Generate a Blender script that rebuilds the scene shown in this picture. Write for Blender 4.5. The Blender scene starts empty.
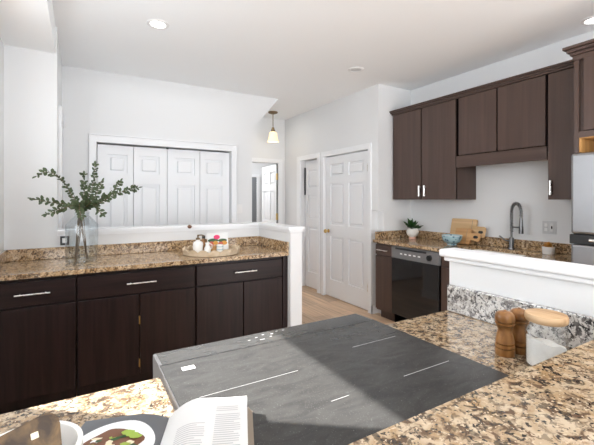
import bpy, bmesh, math, random
from mathutils import Vector, Matrix
random.seed(7)
S = bpy.context.scene
C = S.collection
PI = math.pi

# ------------------------------------------------------------------ camera
TH = math.atan(217/368); F_PX = 368.0
cd = bpy.data.cameras.new('camera'); cam = bpy.data.objects.new('camera', cd); C.objects.link(cam)
cam.location = (0, 0, 1.375); cam.rotation_euler = (PI/2, 0, -TH)
cd.sensor_width = 36; cd.lens = 36*F_PX/594; cd.shift_y = -22.9/594; cd.clip_start = 0.02
S.camera = cam
# ------------------------------------------------------------------ world, sun, window daylight, added fill lights
w = bpy.data.worlds.new('sky'); S.world = w; w.use_nodes = True
bg = w.node_tree.nodes['Background']; bg.inputs[0].default_value = (0.90, 0.95, 1, 1); bg.inputs[1].default_value = 2.9
SUN_T = 0.873                                        # tangent of the sun's height
def light(name, kind, loc, energy, color=(1,1,1), **kw):
    l = bpy.data.lights.new(name, kind); l.energy = energy; l.color = color
    o = bpy.data.objects.new(name, l); C.objects.link(o); o.location = loc
    for k, v in kw.items(): setattr(l, k, v)
    return o
sun = light('sun', 'SUN', (-3, 4, 4), 17.5, (1, .96, .9), angle=0.012)
sun.rotation_euler = Vector((0.8, -0.6, -SUN_T)).to_track_quat('-Z', 'Y').to_euler()
def area(name, loc, direction, sx, sy, energy, color=(1,1,1)):
    o = light(name, 'AREA', loc, energy, color, shape='RECTANGLE', size=sx, size_y=sy)
    o.rotation_euler = Vector(direction).to_track_quat('-Z', 'Z').to_euler(); return o
area('rear_fill', (2.1, -2.95, 1.5), (0, 1, -.1), 2.6, 2.0, 4, (.93, .965, 1))  # added fill light behind the camera, no known window there
area('ceiling_fill', (2.1, -2.9, .7), (0, 1, 1.6), 2.6, 1.2, 100, (.93, .965, 1))  # added fill aimed upward to brighten the ceiling, no real deck
area('right_side_fill', (-1.0, -2.1, 1.5), (1, .0, .42), 1.6, 2.2, 95, (.93, .965, 1))  # added unseen fill that lifts the right wall and pantry side
area('daylight_side', (-0.62, 2.0, 1.7), (1, 0, 0.1), 1.4, .95, 14, (.93, .97, 1))
area('far_room_fill', (2.3, 6.5, 2.6), (0, 0, -1), .6, .6, 24)  # added fill without a fixture, brightens the room beyond the door
area('closet_fill', (0.9, 3.95, 2.70), (0, 0.0, -1), 1.5, .5, 1.6)  # added overhead fill for the closet wall, no window behind it
area('hall_fill', (2.2, 4.95, 2.70), (0, 0, -1), .9, .5, 3)  # added unseen overhead fill to brighten the hall
S.view_settings.view_transform = 'Standard'; S.view_settings.look = 'None'
S.view_settings.exposure = 0.11; S.view_settings.gamma = 1
S.cycles.max_bounces = 10; S.cycles.diffuse_bounces = 6; S.cycles.glossy_bounces = 5; S.cycles.transmission_bounces = 10
S.cycles.sample_clamp_indirect = 6; S.cycles.use_denoising = True
S.cycles.caustics_reflective = False; S.cycles.caustics_refractive = False

# ------------------------------------------------------------------ materials
def new_mat(name):
    m = bpy.data.materials.new(name); m.use_nodes = True
    return m, m.node_tree.nodes, m.node_tree.links, m.node_tree.nodes['Principled BSDF']
def plain(name, col, rough=.5, metal=0, spec=.5, bump=0, bscale=60, coat=0):
    m, N, L, b = new_mat(name)
    b.inputs['Base Color'].default_value = (*col, 1); b.inputs['Roughness'].default_value = rough
    b.inputs['Metallic'].default_value = metal; b.inputs['Specular IOR Level'].default_value = spec
    b.inputs['Coat Weight'].default_value = coat
    tc = N.new('ShaderNodeTexCoord'); n = N.new('ShaderNodeTexNoise'); n.inputs['Scale'].default_value = bscale
    n.inputs['Detail'].default_value = 3
    L.new(tc.outputs['Object'], n.inputs['Vector'])
    r = N.new('ShaderNodeMapRange'); r.inputs[3].default_value = max(.02, rough-.05); r.inputs[4].default_value = min(1, rough+.05)
    L.new(n.outputs[0], r.inputs[0]); L.new(r.outputs[0], b.inputs['Roughness'])
    if bump:
        bp = N.new('ShaderNodeBump'); bp.inputs['Strength'].default_value = bump; bp.inputs['Distance'].default_value = .002
        L.new(n.outputs[0], bp.inputs['Height']); L.new(bp.outputs[0], b.inputs['Normal'])
    return m
def ramp(N, stops, interp='LINEAR'):
    r = N.new('ShaderNodeValToRGB'); e = r.color_ramp; e.interpolation = interp
    while len(e.elements) < len(stops): e.elements.new(0.5)
    for el, (p, c) in zip(e.elements, stops): el.position = p; el.color = (*c, 1)
    return r
def mixc(N, L, fac, a, b, mode='MIX'):
    m = N.new('ShaderNodeMix'); m.data_type = 'RGBA'; m.blend_type = mode
    for i, v in ((0, fac), (6, a), (7, b)):
        if hasattr(v, 'type') and hasattr(v, 'links'): L.new(v, m.inputs[i])
        else: m.inputs[i].default_value = v if i == 0 else (*v, 1)
    return m.outputs[2]
def wood(name, dark, light_, rough, scale=(30, 30, 1.6), axis='Z', coat=0, contrast=(.35, .7)):
    m, N, L, b = new_mat(name)
    tc = N.new('ShaderNodeTexCoord'); mp = N.new('ShaderNodeMapping')
    s = list(scale)
    if axis == 'X': s = [scale[2], scale[0], scale[1]]
    if axis == 'Y': s = [scale[0], scale[2], scale[1]]
    mp.inputs['Scale'].default_value = s
    L.new(tc.outputs['Object'], mp.inputs[0])
    n = N.new('ShaderNodeTexNoise'); n.inputs['Scale'].default_value = 1; n.inputs['Detail'].default_value = 6; n.inputs['Distortion'].default_value = .6
    L.new(mp.outputs[0], n.inputs['Vector'])
    r = ramp(N, [(contrast[0], dark), (contrast[1], light_)]); L.new(n.outputs[0], r.inputs[0])
    L.new(r.outputs[0], b.inputs['Base Color'])
    b.inputs['Roughness'].default_value = rough; b.inputs['Specular IOR Level'].default_value = .28; b.inputs['Coat Weight'].default_value = coat; b.inputs['Coat Roughness'].default_value = .15
    return m
def granite(name, cream, tan, brown, dark, tan_pos=.5, rough=.09, s=1.0):
    m, N, L, b = new_mat(name)
    tc = N.new('ShaderNodeTexCoord')
    def noise(sc, det=4, dist=0., off=0):
        mp = N.new('ShaderNodeMapping'); mp.inputs['Location'].default_value = (off, off*1.7, off*.6)
        L.new(tc.outputs['Object'], mp.inputs[0])
        n = N.new('ShaderNodeTexNoise'); n.inputs['Scale'].default_value = sc*s; n.inputs['Detail'].default_value = det
        n.inputs['Distortion'].default_value = dist; L.new(mp.outputs[0], n.inputs['Vector']); return n.outputs[0]
    base = ramp(N, [(tan_pos-.16, tan), (tan_pos+.12, cream)]); L.new(noise(22, 5, .8), base.inputs[0])
    br = ramp(N, [(.50, (0,0,0)), (.60, (1,1,1))]); L.new(noise(38, 6, .7, 3), br.inputs[0])
    c1 = mixc(N, L, br.outputs[0], base.outputs[0], brown)
    dk = ramp(N, [(.545, (0,0,0)), (.59, (1,1,1))]); L.new(noise(52, 5, .9, 9), dk.inputs[0])
    big = ramp(N, [(.35, (.25,.25,.25)), (.65, (1,1,1))]); L.new(noise(7, 3, .3, 5), big.inputs[0])
    f2 = mixc(N, L, 1.0, dk.outputs[0], big.outputs[0], 'MULTIPLY')
    c2 = mixc(N, L, f2, c1, dark)
    sp = ramp(N, [(.62, (0,0,0)), (.66, (1,1,1))]); L.new(noise(150, 2, 0, 14), sp.inputs[0])
    c3 = mixc(N, L, sp.outputs[0], c2, (cream[0]*1.1, cream[1]*1.1, cream[2]*1.1))
    sp2 = ramp(N, [(.60, (0,0,0)), (.65, (1,1,1))]); L.new(noise(130, 2, 0, 21), sp2.inputs[0])
    c4 = mixc(N, L, sp2.outputs[0], c3, (dark[0]*1.8, dark[1]*1.6, dark[2]*1.4))
    L.new(c4, b.inputs['Base Color']); b.inputs['Roughness'].default_value = rough; b.inputs['Specular IOR Level'].default_value = .8
    return m
M = {}
M['wall'] = plain('white_wall_paint', (.77, .78, .79), .75, bump=.05, bscale=220)
M['ceil'] = plain('white_ceiling_paint', (.92, .94, .955), .85, bump=.05, bscale=200)
M['trim'] = plain('white_semigloss_trim', (.85, .865, .885), .35)
M['door'] = plain('white_door_paint', (.84, .855, .875), .4)
M['granite'] = granite('tan_granite', (.55, .44, .31), (.35, .23, .12), (.13, .082, .05), (.014, .012, .011), s=1.2)
M['granite_gold'] = granite('golden_granite', (.68, .51, .33), (.43, .27, .13), (.16, .09, .042), (.018, .012, .009), .54, s=1.25)
M['granite_grey'] = granite('grey_granite', (.70, .69, .67), (.44, .41, .38), (.20, .185, .18), (.012, .012, .016), .47, s=1.1)
M['espresso'] = wood('espresso_wood', (.012, .006, .0058), (.027, .0135, .012), .36, coat=.0)
M['espresso_x'] = wood('espresso_wood_level_grain', (.012, .006, .0058), (.027, .0135, .012), .36, axis='X', coat=.0)
M['brown'] = wood('lit_espresso_wood', (.070, .044, .036), (.092, .059, .048), .32, scale=(26, 26, .9), coat=.2)  # espresso wood lightened, the light it reflects is put into the colour
M['brown_y'] = wood('lit_espresso_wood_level', (.070, .044, .036), (.092, .059, .048), .32, scale=(26, 26, .9), axis='Y', coat=.2)
M['gap'] = plain('cabinet_gap_shade', (.003, .002, .002), .9, spec=.05)  # near-black sheet painting the shade in the gaps between doors
M['cubby'] = wood('orange_plywood', (.50, .25, .08), (.66, .36, .13), .5)
M['nickel'] = plain('brushed_nickel', (.78, .76, .73), .28, 1)
M['chrome'] = plain('dark_chrome', (.20, .20, .205), .25, 1)
M['brass'] = plain('brass', (.62, .43, .17), .3, 1)
M['bronze'] = plain('aged_bronze', (.20, .14, .08), .4, 1)
M['steel'] = plain('stainless_steel', (.33, .33, .34), .40, 1)
M['black'] = plain('black_plastic', (.012, .012, .013), .35)
M['blackgloss'] = plain('black_gloss_panel', (.008, .008, .009), .05, spec=.7, coat=.1)
M['greypanel'] = plain('charcoal_panel', (.17, .17, .175), .3)
M['greyplate'] = plain('light_grey_plate', (.60, .61, .62), .4)
M['whiteplastic'] = plain('white_plastic', (.82, .82, .82), .35)
M['ceramic'] = plain('white_ceramic', (.84, .83, .81), .18)
M['paper'] = plain('book_paper', (.74, .74, .735), .6)
M['ink'] = plain('grey_print', (.50, .50, .51), .8)
M['slate'] = plain('printed_slate', (.115, .12, .13), .6, bump=.2)
M['print_white'] = plain('printed_plate', (.80, .82, .85), .6)
M['print_green'] = plain('printed_green', (.30, .42, .06), .6)
M['print_brown'] = plain('printed_brown', (.17, .07, .035), .6)
M['print_red'] = plain('printed_red', (.50, .09, .05), .6)
M['print_cream'] = plain('printed_cream', (.75, .68, .50), .6)
M['kraft'] = plain('brown_page_edges', (.30, .25, .20), .8)
M['millwood'] = wood('walnut_mill_wood', (.19, .08, .022), (.42, .205, .07), .3, scale=(40, 40, 6), coat=.3)
M['lightwood'] = wood('light_board_wood', (.56, .36, .18), (.72, .50, .28), .45, scale=(10, 2, 40), coat=.1)
M['board2'] = wood('honey_board_wood', (.50, .27, .11), (.66, .40, .19), .45, scale=(10, 2, 40), coat=.1)
M['lidwood'] = wood('pale_lid_wood', (.42, .25, .12), (.66, .46, .28), .5, scale=(30, 6, 30))
M['olive'] = wood('mottled_olive_wood', (.030, .016, .007), (.15, .088, .034), .3, scale=(70, 60, 60), coat=.2, contrast=(.36, .66))
M['traywood'] = wood('pale_tray_wood', (.52, .40, .27), (.70, .58, .43), .5, scale=(20, 4, 20))
M['flour'] = plain('white_flour', (.95, .94, .91), .9, bump=.8, bscale=120)
M['leaf'] = plain('grey_green_leaf', (.060, .085, .036), .55)
M['leaf2'] = plain('dark_green_leaf', (.018, .075, .016), .4)
M['stem'] = plain('brown_stem', (.13, .085, .045), .6)
M['pinkclay'] = plain('pink_clay', (.66, .42, .34), .6)
M['potwhite'] = plain('speckled_white_pot', (.78, .76, .72), .5)
M['blueglaze'] = plain('pale_blue_glaze', (.36, .52, .58), .2)
def dotted():
    m, N, L, b = new_mat('dotted_blue_glaze'); tc = N.new('ShaderNodeTexCoord'); v = N.new('ShaderNodeTexVoronoi'); v.inputs['Scale'].default_value = 26
    L.new(tc.outputs['Object'], v.inputs['Vector']); r = ramp(N, [(.26, (.09, .18, .26)), (.32, (.36, .54, .60))]); L.new(v.outputs['Distance'], r.inputs[0])
    L.new(r.outputs[0], b.inputs['Base Color']); b.inputs['Roughness'].default_value = .2; return m
M['dotglaze'] = dotted()
M['blueglaze2'] = plain('dark_blue_dots', (.10, .20, .28), .3)
M['orange'] = plain('orange_succulent', (.62, .30, .05), .6)
M['amber'] = plain('amber_glass', (.30, .14, .05), .15)
M['pink'] = plain('magenta_print', (.72, .03, .14), .5)
M['knobwood'] = plain('dark_knob_wood', (.16, .08, .045), .5)
M['shutter'] = plain('grey_louvers', (.25, .26, .28), .6)
M['slot_shade'] = plain('slot_shade_black', (.03, .03, .03), .8)  # dark fill painting the shade inside door slots and board holes
def glass(name, tint=(1,1,1)):
    m, N, L, b = new_mat(name); N.remove(b)
    out = [n for n in N if n.type == 'OUTPUT_MATERIAL'][0]
    tr = N.new('ShaderNodeBsdfTransparent'); tr.inputs[0].default_value = (*tint, 1)
    gl = N.new('ShaderNodeBsdfGlossy'); gl.inputs['Roughness'].default_value = .03
    lw = N.new('ShaderNodeLayerWeight'); lw.inputs['Blend'].default_value = .5
    fr = N.new('ShaderNodeMath'); fr.operation = 'POWER'; fr.inputs[1].default_value = 3.5; fa = N.new('ShaderNodeMapRange'); fa.inputs[3].default_value = .05; fa.inputs[4].default_value = .55; L.new(lw.outputs['Facing'], fr.inputs[0]); L.new(fr.outputs[0], fa.inputs[0])
    tc = N.new('ShaderNodeTexCoord'); n = N.new('ShaderNodeTexNoise'); n.inputs['Scale'].default_value = 6
    L.new(tc.outputs['Object'], n.inputs['Vector'])
    bp = N.new('ShaderNodeBump'); bp.inputs['Strength'].default_value = .1; bp.inputs['Distance'].default_value = .01; L.new(n.outputs[0], bp.inputs['Height'])
    L.new(bp.outputs[0], gl.inputs['Normal']); L.new(bp.outputs[0], lw.inputs['Normal'])
    mx = N.new('ShaderNodeMixShader'); L.new(fa.outputs[0], mx.inputs[0]); L.new(tr.outputs[0], mx.inputs[1]); L.new(gl.outputs[0], mx.inputs[2]); L.new(mx.outputs[0], out.inputs[0])
    return m
M['glass'] = glass('clear_glass', (.99, .995, .995))
M['vaseglass'] = glass('pale_blue_glass', (.955, .975, .985))
def emit(name, col, strength):
    m, N, L, b = new_mat(name)
    b.inputs['Base Color'].default_value = (*col, 1); b.inputs['Emission Color'].default_value = (*col, 1)
    b.inputs['Emission Strength'].default_value = strength; return m
M['lamp'] = emit('lit_lamp_lens', (1, .99, .96), 4)
M['shade'] = emit('lit_cream_glass', (1, .80, .48), .55)
# dusty black glass of the range
def range_glass():
    m, N, L, b = new_mat('dusty_black_glass')
    tc = N.new('ShaderNodeTexCoord')
    mp = N.new('ShaderNodeMapping'); mp.inputs['Rotation'].default_value = (0, 0, .5); mp.inputs['Scale'].default_value = (9, 22, 9); L.new(tc.outputs['Object'], mp.inputs[0])
    n = N.new('ShaderNodeTexNoise'); n.inputs['Scale'].default_value = 1.2; n.inputs['Detail'].default_value = 7; n.inputs['Distortion'].default_value = 1.2
    L.new(mp.outputs[0], n.inputs['Vector'])
    r = ramp(N, [(.3, (.040, .040, .040)), (.7, (.062, .062, .061))]); L.new(n.outputs[0], r.inputs[0])
    n2 = N.new('ShaderNodeTexNoise'); n2.inputs['Scale'].default_value = 420; n2.inputs['Detail'].default_value = 1; L.new(tc.outputs['Object'], n2.inputs['Vector'])
    r2 = ramp(N, [(.68, (0,0,0)), (.74, (1,1,1))]); L.new(n2.outputs[0], r2.inputs[0])
    L.new(mixc(N, L, r2.outputs[0], r.outputs[0], (.12, .12, .12)), b.inputs['Base Color'])
    b.inputs['Roughness'].default_value = .27; b.inputs['Specular IOR Level'].default_value = .25
    return m
M['rangeglass'] = range_glass()
def floor_mat():
    m, N, L, b = new_mat('vinyl_wood_planks')
    tc = N.new('ShaderNodeTexCoord'); mp = N.new('ShaderNodeMapping'); mp.inputs['Rotation'].default_value = (0, 0, PI/2)
    L.new(tc.outputs['Object'], mp.inputs[0])
    br = N.new('ShaderNodeTexBrick'); br.offset = .37; br.inputs['Scale'].default_value = 1
    br.inputs['Brick Width'].default_value = 1.2; br.inputs['Row Height'].default_value = .18; br.inputs['Mortar Size'].default_value = .0015
    br.inputs['Color1'].default_value = (.0, .0, .0, 1); br.inputs['Color2'].default_value = (1, 1, 1, 1); br.inputs['Mortar'].default_value = (.2, .2, .2, 1)
    L.new(mp.outputs[0], br.inputs['Vector'])
    mp2 = N.new('ShaderNodeMapping'); mp2.inputs['Scale'].default_value = (22, 1.3, 1); L.new(tc.outputs['Object'], mp2.inputs[0])
    n = N.new('ShaderNodeTexNoise'); n.inputs['Scale'].default_value = 1; n.inputs['Detail'].default_value = 6; n.inputs['Distortion'].default_value = .5
    L.new(mp2.outputs[0], n.inputs['Vector'])
    g = ramp(N, [(.3, (.44, .28, .165)), (.7, (.76, .55, .375))]); L.new(n.outputs[0], g.inputs[0])
    t = ramp(N, [(0, (.72, .70, .68)), (1, (1.1, 1.08, 1.05))]); L.new(br.outputs['Color'], t.inputs[0])
    c = mixc(N, L, 1, g.outputs[0], t.outputs[0], 'MULTIPLY')
    c = mixc(N, L, br.outputs['Fac'], c, (.10, .07, .05))
    L.new(c, b.inputs['Base Color']); b.inputs['Roughness'].default_value = .32
    return m
M['floor'] = floor_mat()

# ------------------------------------------------------------------ mesh helpers (world coordinates)
def BM(): return bmesh.new()
def bx(bm, x0, x1, y0, y1, z0, z1, bev=0, seg=2):
    vs = [bm.verts.new((x, y, z)) for x in (x0, x1) for y in (y0, y1) for z in (z0, z1)]
    fs = [bm.faces.new([vs[i] for i in q]) for q in ((0,1,3,2),(4,6,7,5),(0,4,5,1),(2,3,7,6),(0,2,6,4),(1,5,7,3))]
    if bev:
        es = list({e for f in fs for e in f.edges})
        bmesh.ops.bevel(bm, geom=es, offset=bev, segments=seg, affect='EDGES', profile=.5)
    return vs
def obox(bm, c, ax, ay, az, hx, hy, hz, bev=0):
    t = bmesh.new(); bx(t, -hx, hx, -hy, hy, -hz, hz, bev)
    R = Matrix((ax, ay, az)).transposed().to_4x4(); t.transform(Matrix.Translation(c) @ R); merge(bm, t)
def merge(bm, t):
    me = bpy.data.meshes.new('t'); t.to_mesh(me); bm.from_mesh(me); bpy.data.meshes.remove(me); t.free()
def lathe(bm, prof, c=(0,0,0), n=32, cap=True):
    rings = []
    for r, z in prof:
        if r < 1e-6: rings.append([bm.verts.new((c[0], c[1], c[2]+z))])
        else: rings.append([bm.verts.new((c[0]+r*math.cos(2*PI*i/n), c[1]+r*math.sin(2*PI*i/n), c[2]+z)) for i in range(n)])
    for a, b in zip(rings, rings[1:]):
        for i in range(n):
            j = (i+1) % n
            q = [a[0]] if len(a) == 1 else [a[i], a[j]]
            q += [b[0]] if len(b) == 1 else [b[j], b[i]]
            if len(q) > 2: bm.faces.new(q)
    if cap:
        for R_, fl in ((rings[0], True), (rings[-1], False)):
            if len(R_) > 1: bm.faces.new(R_[::-1] if fl else R_)
def tube(bm, pts, r, n=10, r2=None):
    pts = [Vector(p) for p in pts]; rings = []
    for i, p in enumerate(pts):
        d = (pts[min(i+1, len(pts)-1)] - pts[max(i-1, 0)]).normalized()
        u = d.orthogonal().normalized() if not rings else (lastu - d*lastu.dot(d)).normalized()
        lastu = u; v = d.cross(u)
        rr = r if r2 is None else r+(r2-r)*i/(len(pts)-1)
        rings.append([bm.verts.new(p+u*rr*math.cos(2*PI*k/n)+v*rr*math.sin(2*PI*k/n)) for k in range(n)])
    for a, b in zip(rings, rings[1:]):
        for k in range(n): bm.faces.new((a[k], a[(k+1) % n], b[(k+1) % n], b[k]))
    bm.faces.new(rings[0][::-1]); bm.faces.new(rings[-1])
def prism(bm, poly, origin, ux, uy, un, depth, bev=0):
    """poly in (ux, uy) plane extruded by depth along un"""
    t = bmesh.new(); O = Vector(origin); ux = Vector(ux); uy = Vector(uy); un = Vector(un)
    a = [t.verts.new(O+ux*p[0]+uy*p[1]) for p in poly]; b = [t.verts.new(v.co+un*depth) for v in a]
    t.faces.new(a[::-1]); t.faces.new(b)
    for i in range(len(a)):
        j = (i+1) % len(a); t.faces.new((a[i], a[j], b[j], b[i]))
    bmesh.ops.recalc_face_normals(t, faces=t.faces)
    if bev: bmesh.ops.bevel(t, geom=[e for e in t.edges], offset=bev, segments=2, affect='EDGES')
    merge(bm, t)
def wloc(o):
    v = Vector((0,0,0))
    while o: v += o.location; o = o.parent
    return v
def obj(name, bm, mat, parent=None, smooth=False, origin=None, label=None):
    bmesh.ops.recalc_face_normals(bm, faces=bm.faces)
    off = wloc(parent) if parent else Vector(origin or (0,0,0))
    if off.length: bm.transform(Matrix.Translation(-off))
    me = bpy.data.meshes.new(name); bm.to_mesh(me); bm.free()
    me.materials.append(M[mat] if isinstance(mat, str) else mat)
    o = bpy.data.objects.new(name, me); C.objects.link(o)
    if parent: o.parent = parent
    else: o.location = off
    if smooth:
        for p in me.polygons: p.use_smooth = True
        try:
            me.set_sharp_from_angle(angle=math.radians(40))
        except Exception: pass
    if label: o['label'] = label
    return o
def box(name, dims, mat, parent=None, bev=0, **k):
    b = BM(); bx(b, *dims, bev); return obj(name, b, mat, parent, **k)
def tag(o, label, cat, group=None):
    o['label'] = label; o['category'] = cat
    if group: o['group'] = group
    return o
def thing(name, label, cat, loc=(0,0,0), group=None):
    o = bpy.data.objects.new(name, None); C.objects.link(o); o.location = loc; o.empty_display_size = .1
    return tag(o, label, cat, group)
def struct(name, bm, mat, parent=None, **k):
    o = obj(name, bm, mat, parent, **k)
    if not parent: o['kind'] = 'structure'
    return o
def sroot(name, loc=(0,0,0)):
    o = bpy.data.objects.new(name, None); C.objects.link(o); o.location = loc; o['kind'] = 'structure'; return o

# ================================================================== ROOM SHELL
XL, XS, YB, YH, YF, XP, XR, ZC = -.488, -.156, 3.47, 4.43, 5.55, 3.03, 3.57, 2.74
WT = .10
b = BM(); bx(b, -1.2, 3.9, -3.1, 7.4, -.06, 0); struct('floor', b, 'floor')
b = BM(); bx(b, -.6, 3.9, -3.1, 7.4, ZC, ZC+.08); struct('ceiling', b, 'ceil')
b = BM(); bx(b, XL-WT, -.165, .2, YB, 2.527, ZC); struct('ceiling_soffit', b, 'ceil')
# left wall with the tall window whose near jamb and head draw the sunlit patch
yj = 1.268 + .75*(-.47-XL); zh = .92 + SUN_T*(.59-(XL-WT))/.8; yjf = 2.72
b = BM()
bx(b, XL-WT, XL, -1.0, yj, 0, ZC); bx(b, XL-WT, XL, yjf, YB, 0, ZC); bx(b, XL-WT, XL, yj, yjf, zh, ZC); bx(b, XL-WT, XL, yj, yjf, 0, 1.2)
struct('wall_left', b, 'wall')
wn = sroot('window_1', (XL-WT/2, (yj+yjf)/2, 1.2))
b = BM()
for y0, y1 in ((yj-.03, yj), (yjf, yjf+.05)): bx(b, XL-WT-.02, XL+.015, y0, y1, 1.17, zh+.05)
bx(b, XL-WT-.02, XL+.015, yj, yjf, zh, zh+.05); bx(b, XL-WT-.02, XL+.02, yj, yjf, 1.17, 1.2)
obj('window_frame', b, 'trim', wn)
# back wall stub, hall side wall and low wall behind the long counter
b = BM(); bx(b, XL-WT, XS, YB, YB+.12, 0, ZC); bx(b, XS-.12, XS, YB+.12, YH, 0, ZC)
struct('wall_back', b, 'wall')
b = BM(); bx(b, XS-.001, XS+.022, 3.72, 3.80, 0, 2.17); bx(b, XS-.001, XS+.018, 3.80, YH, 2.10, 2.17); bx(b, XS-.001, XS+.008, 3.80, YH, 0, 2.10)
struct('trim_1', b, 'trim')
XQ, YQ = 1.596, 2.82
b = BM(); bx(b, XS, XQ+.118, YB, YB+.12, 0, 1.098); bx(b, XQ, XQ+.118, YQ, YB, 0, 1.098)
struct('wall_half_back', b, 'wall')
b = BM()
prism(b, [(XS, YB-.03), (XQ-.03, YB-.03), (XQ-.03, YQ-.025), (XQ+.142, YQ-.025), (XQ+.142, YB+.15), (XS, YB+.15)], (0,0,1.108), (1,0,0), (0,1,0), (0,0,1), .025, .004)
prism(b, [(XS, YB-.014), (XQ-.014, YB-.014), (XQ-.014, YQ-.012), (XQ+.130, YQ-.012), (XQ+.130, YB+.134), (XS, YB+.134)], (0,0,1.085), (1,0,0), (0,1,0), (0,0,1), .024, .003)
struct('trim_2', b, 'trim')
# hall wall with the bifold closet and a cut corner
b = BM()
prism(b, [(XS, 0), (.15, 0), (.15, 1.985), (1.648, 1.985), (1.648, 0), (1.93, 0), (1.93, 2.285), (2.32, ZC), (XS, ZC)], (0, YH, 0), (1,0,0), (0,0,1), (0,1,0), .12)
bx(b, .05, 1.75, YH+.62, YH+.66, 0, 2.3); bx(b, .05, .10, YH+.12, YH+.62, 0, 2.3); bx(b, 1.70, 1.75, YH+.12, YH+.62, 0, 2.3); bx(b, .05, 1.75, YH+.12, YH+.66, 2.3, 2.34)
struct('wall_hall', b, 'wall')
b = BM()
bx(b, .078, .15, YH-.018, YH+.001, 0, 2.058, .003); bx(b, 1.648, 1.72, YH-.018, YH+.001, 0, 2.058, .003); bx(b, .15, 1.648, YH-.018, YH+.001, 1.985, 2.058, .003)
bx(b, .078, .088, YH-.026, YH, 0, 2.068, .002); bx(b, 1.71, 1.72, YH-.026, YH, 0, 2.068, .002); bx(b, .078, 1.72, YH-.026, YH, 2.058, 2.068, .002)
struct('trim_3', b, 'trim')
def panel_leaf(bm, u0, u1, z0, z1, panels, face, n_in, ax):
    """door leaf with raised panels; ax 'X' leaf in XZ plane, 'Y' leaf in YZ plane; face = visible face coord, n_in = +1 direction into the door"""
    def B(a0, a1, d0, d1, c0, c1, bev=0):
        lo, hi = sorted((face+d0*n_in, face+d1*n_in))
        if ax == 'X': bx(bm, a0, a1, lo, hi, c0, c1, bev)
        else: bx(bm, lo, hi, a0, a1, c0, c1, bev)
    # stiles and rails around recessed fields
    us = sorted({u0, u1, *[p[0] for p in panels], *[p[1] for p in panels]}); zs = sorted({z0, z1, *[p[2] for p in panels], *[p[3] for p in panels]})
    for i in range(len(us)-1):
        for j in range(len(zs)-1):
            uc, zc = (us[i]+us[i+1])/2, (zs[j]+zs[j+1])/2
            if any(p[0] < uc < p[1] and p[2] < zc < p[3] for p in panels): B(us[i], us[i+1], .020, .035, zs[j], zs[j+1])
            else: B(us[i], us[i+1], 0, .035, zs[j], zs[j+1])
    for p in panels:
        g = min(.03, (p[1]-p[0])*.2)
        B(p[0]+g, p[1]-g, .004, .022, p[2]+g, p[3]-g, .012)
dr = sroot('door_1', (.9, YH+.05, 0))
xs = [.157, .515, .878, 1.262, 1.642]
for i in range(4):
    b = BM(); x0, x1 = xs[i]+.003, xs[i+1]-.003
    m_ = .095 if i in (0, 3) else .085
    a0, a1 = (x0+m_, x1-.06) if i % 2 == 0 else (x0+.055, x1-m_)
    panel_leaf(b, x0, x1, .02, 1.968, [(a0, a1, 1.665, 1.868), (a0, a1, .98, 1.545), (a0, a1, .18, .84)], YH+.045, 1, 'X')
    obj('door_leaf', b, 'door', dr)
b = BM(); lathe(b, [(0,0),(.014,0),(.014,.012),(0,.012)], (.878, YH+.03, 1.965), 12); obj('pivot_pin', b, 'black', dr)
b = BM(); bx(b, 1.725, 1.795, YH-.006, YH, 1.20, 1.315, .003)
sw = thing('light_switch', 'white light switch plate on the wall right of the closet doors', 'light switch', (1.76, YH, 1.25))
obj('plate', b, 'whiteplastic', sw); b = BM(); bx(b, 1.748, 1.772, YH-.009, YH-.005, 1.225, 1.29, .002); obj('rocker', b, 'whiteplastic', sw)
# pantry wall
b = BM()
bx(b, XP, XP+.1, 3.36, 3.415, 0, ZC); bx(b, XP, XP+.1, 3.415, 4.365, 1.99, ZC); bx(b, XP, XP+.1, 4.365, 4.535, 0, ZC)
bx(b, XP, XP+.1, 4.535, 5.01, 1.99, ZC); bx(b, XP, XP+.1, 5.01, YF, 0, ZC)
bx(b, XP, XR, 3.25, 3.36, 1.245, ZC); bx(b, XP+.09, XR, 3.25, 3.36, 0, 1.245)
bx(b, XP+.9, XP+.95, 3.36, YF, 0, ZC); bx(b, XP+.1, XP+.9, 4.42, 4.48, 0, ZC)
struct('wall_pantry', b, 'wall')
def casing_y(y0, y1, zt, wl=.065, wr=.065):
    b = BM()
    bx(b, XP-.018, XP+.001, y0-wr, y0, 0, zt+.07, .003); bx(b, XP-.018, XP+.001, y1, y1+wl, 0, zt+.07, .003); bx(b, XP-.018, XP+.001, y0, y1, zt, zt+.07, .003)
    return b
struct('trim_4', casing_y(3.415, 4.365, 1.99, .06, .052), 'trim')
struct('trim_5', casing_y(4.535, 5.01, 1.99, .11, .06), 'trim')
dr = sroot('door_2', (XP+.03, 3.9, 0)); b = BM()
yc = 3.89; P = []
for a0, a1 in ((3.535, 3.835), (3.945, 4.245)): P += [(a0, a1, 1.70, 1.87), (a0, a1, 1.02, 1.60), (a0, a1, .25, .86)]
panel_leaf(b, 3.42, 4.36, .012, 1.975, P, XP+.02, 1, 'Y'); obj('door_leaf', b, 'door', dr)
b = BM(); prof = [(0, 0), (.026, 0), (.026, .006), (.010, .010), (.010, .035), (.024, .042), (.030, .055), (.024, .068), (0, .072)]
lathe(b, prof, n=20); b.transform(Matrix.Translation((XP+.02, 4.285, .93)) @ Matrix.Rotation(-PI/2, 4, 'Y')); obj('door_knob', b, 'brass', dr, smooth=True)
for z in (1.72, .25):
    b = BM(); bx(b, XP-.004, XP+.02, 3.424, 3.445, z, z+.1, .002); obj('hinge', b, 'nickel', dr)
dr = sroot('door_3', (XP+.08, 4.77, 0)); b = BM()
panel_leaf(b, 4.54, 4.96, .012, 1.98, [(4.62, 4.90, 1.55, 1.84), (4.62, 4.90, 1.08, 1.45), (4.62, 4.90, .25, .95)], XP+.06, 1, 'Y')
obj('door_leaf', b, 'door', dr)
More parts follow.
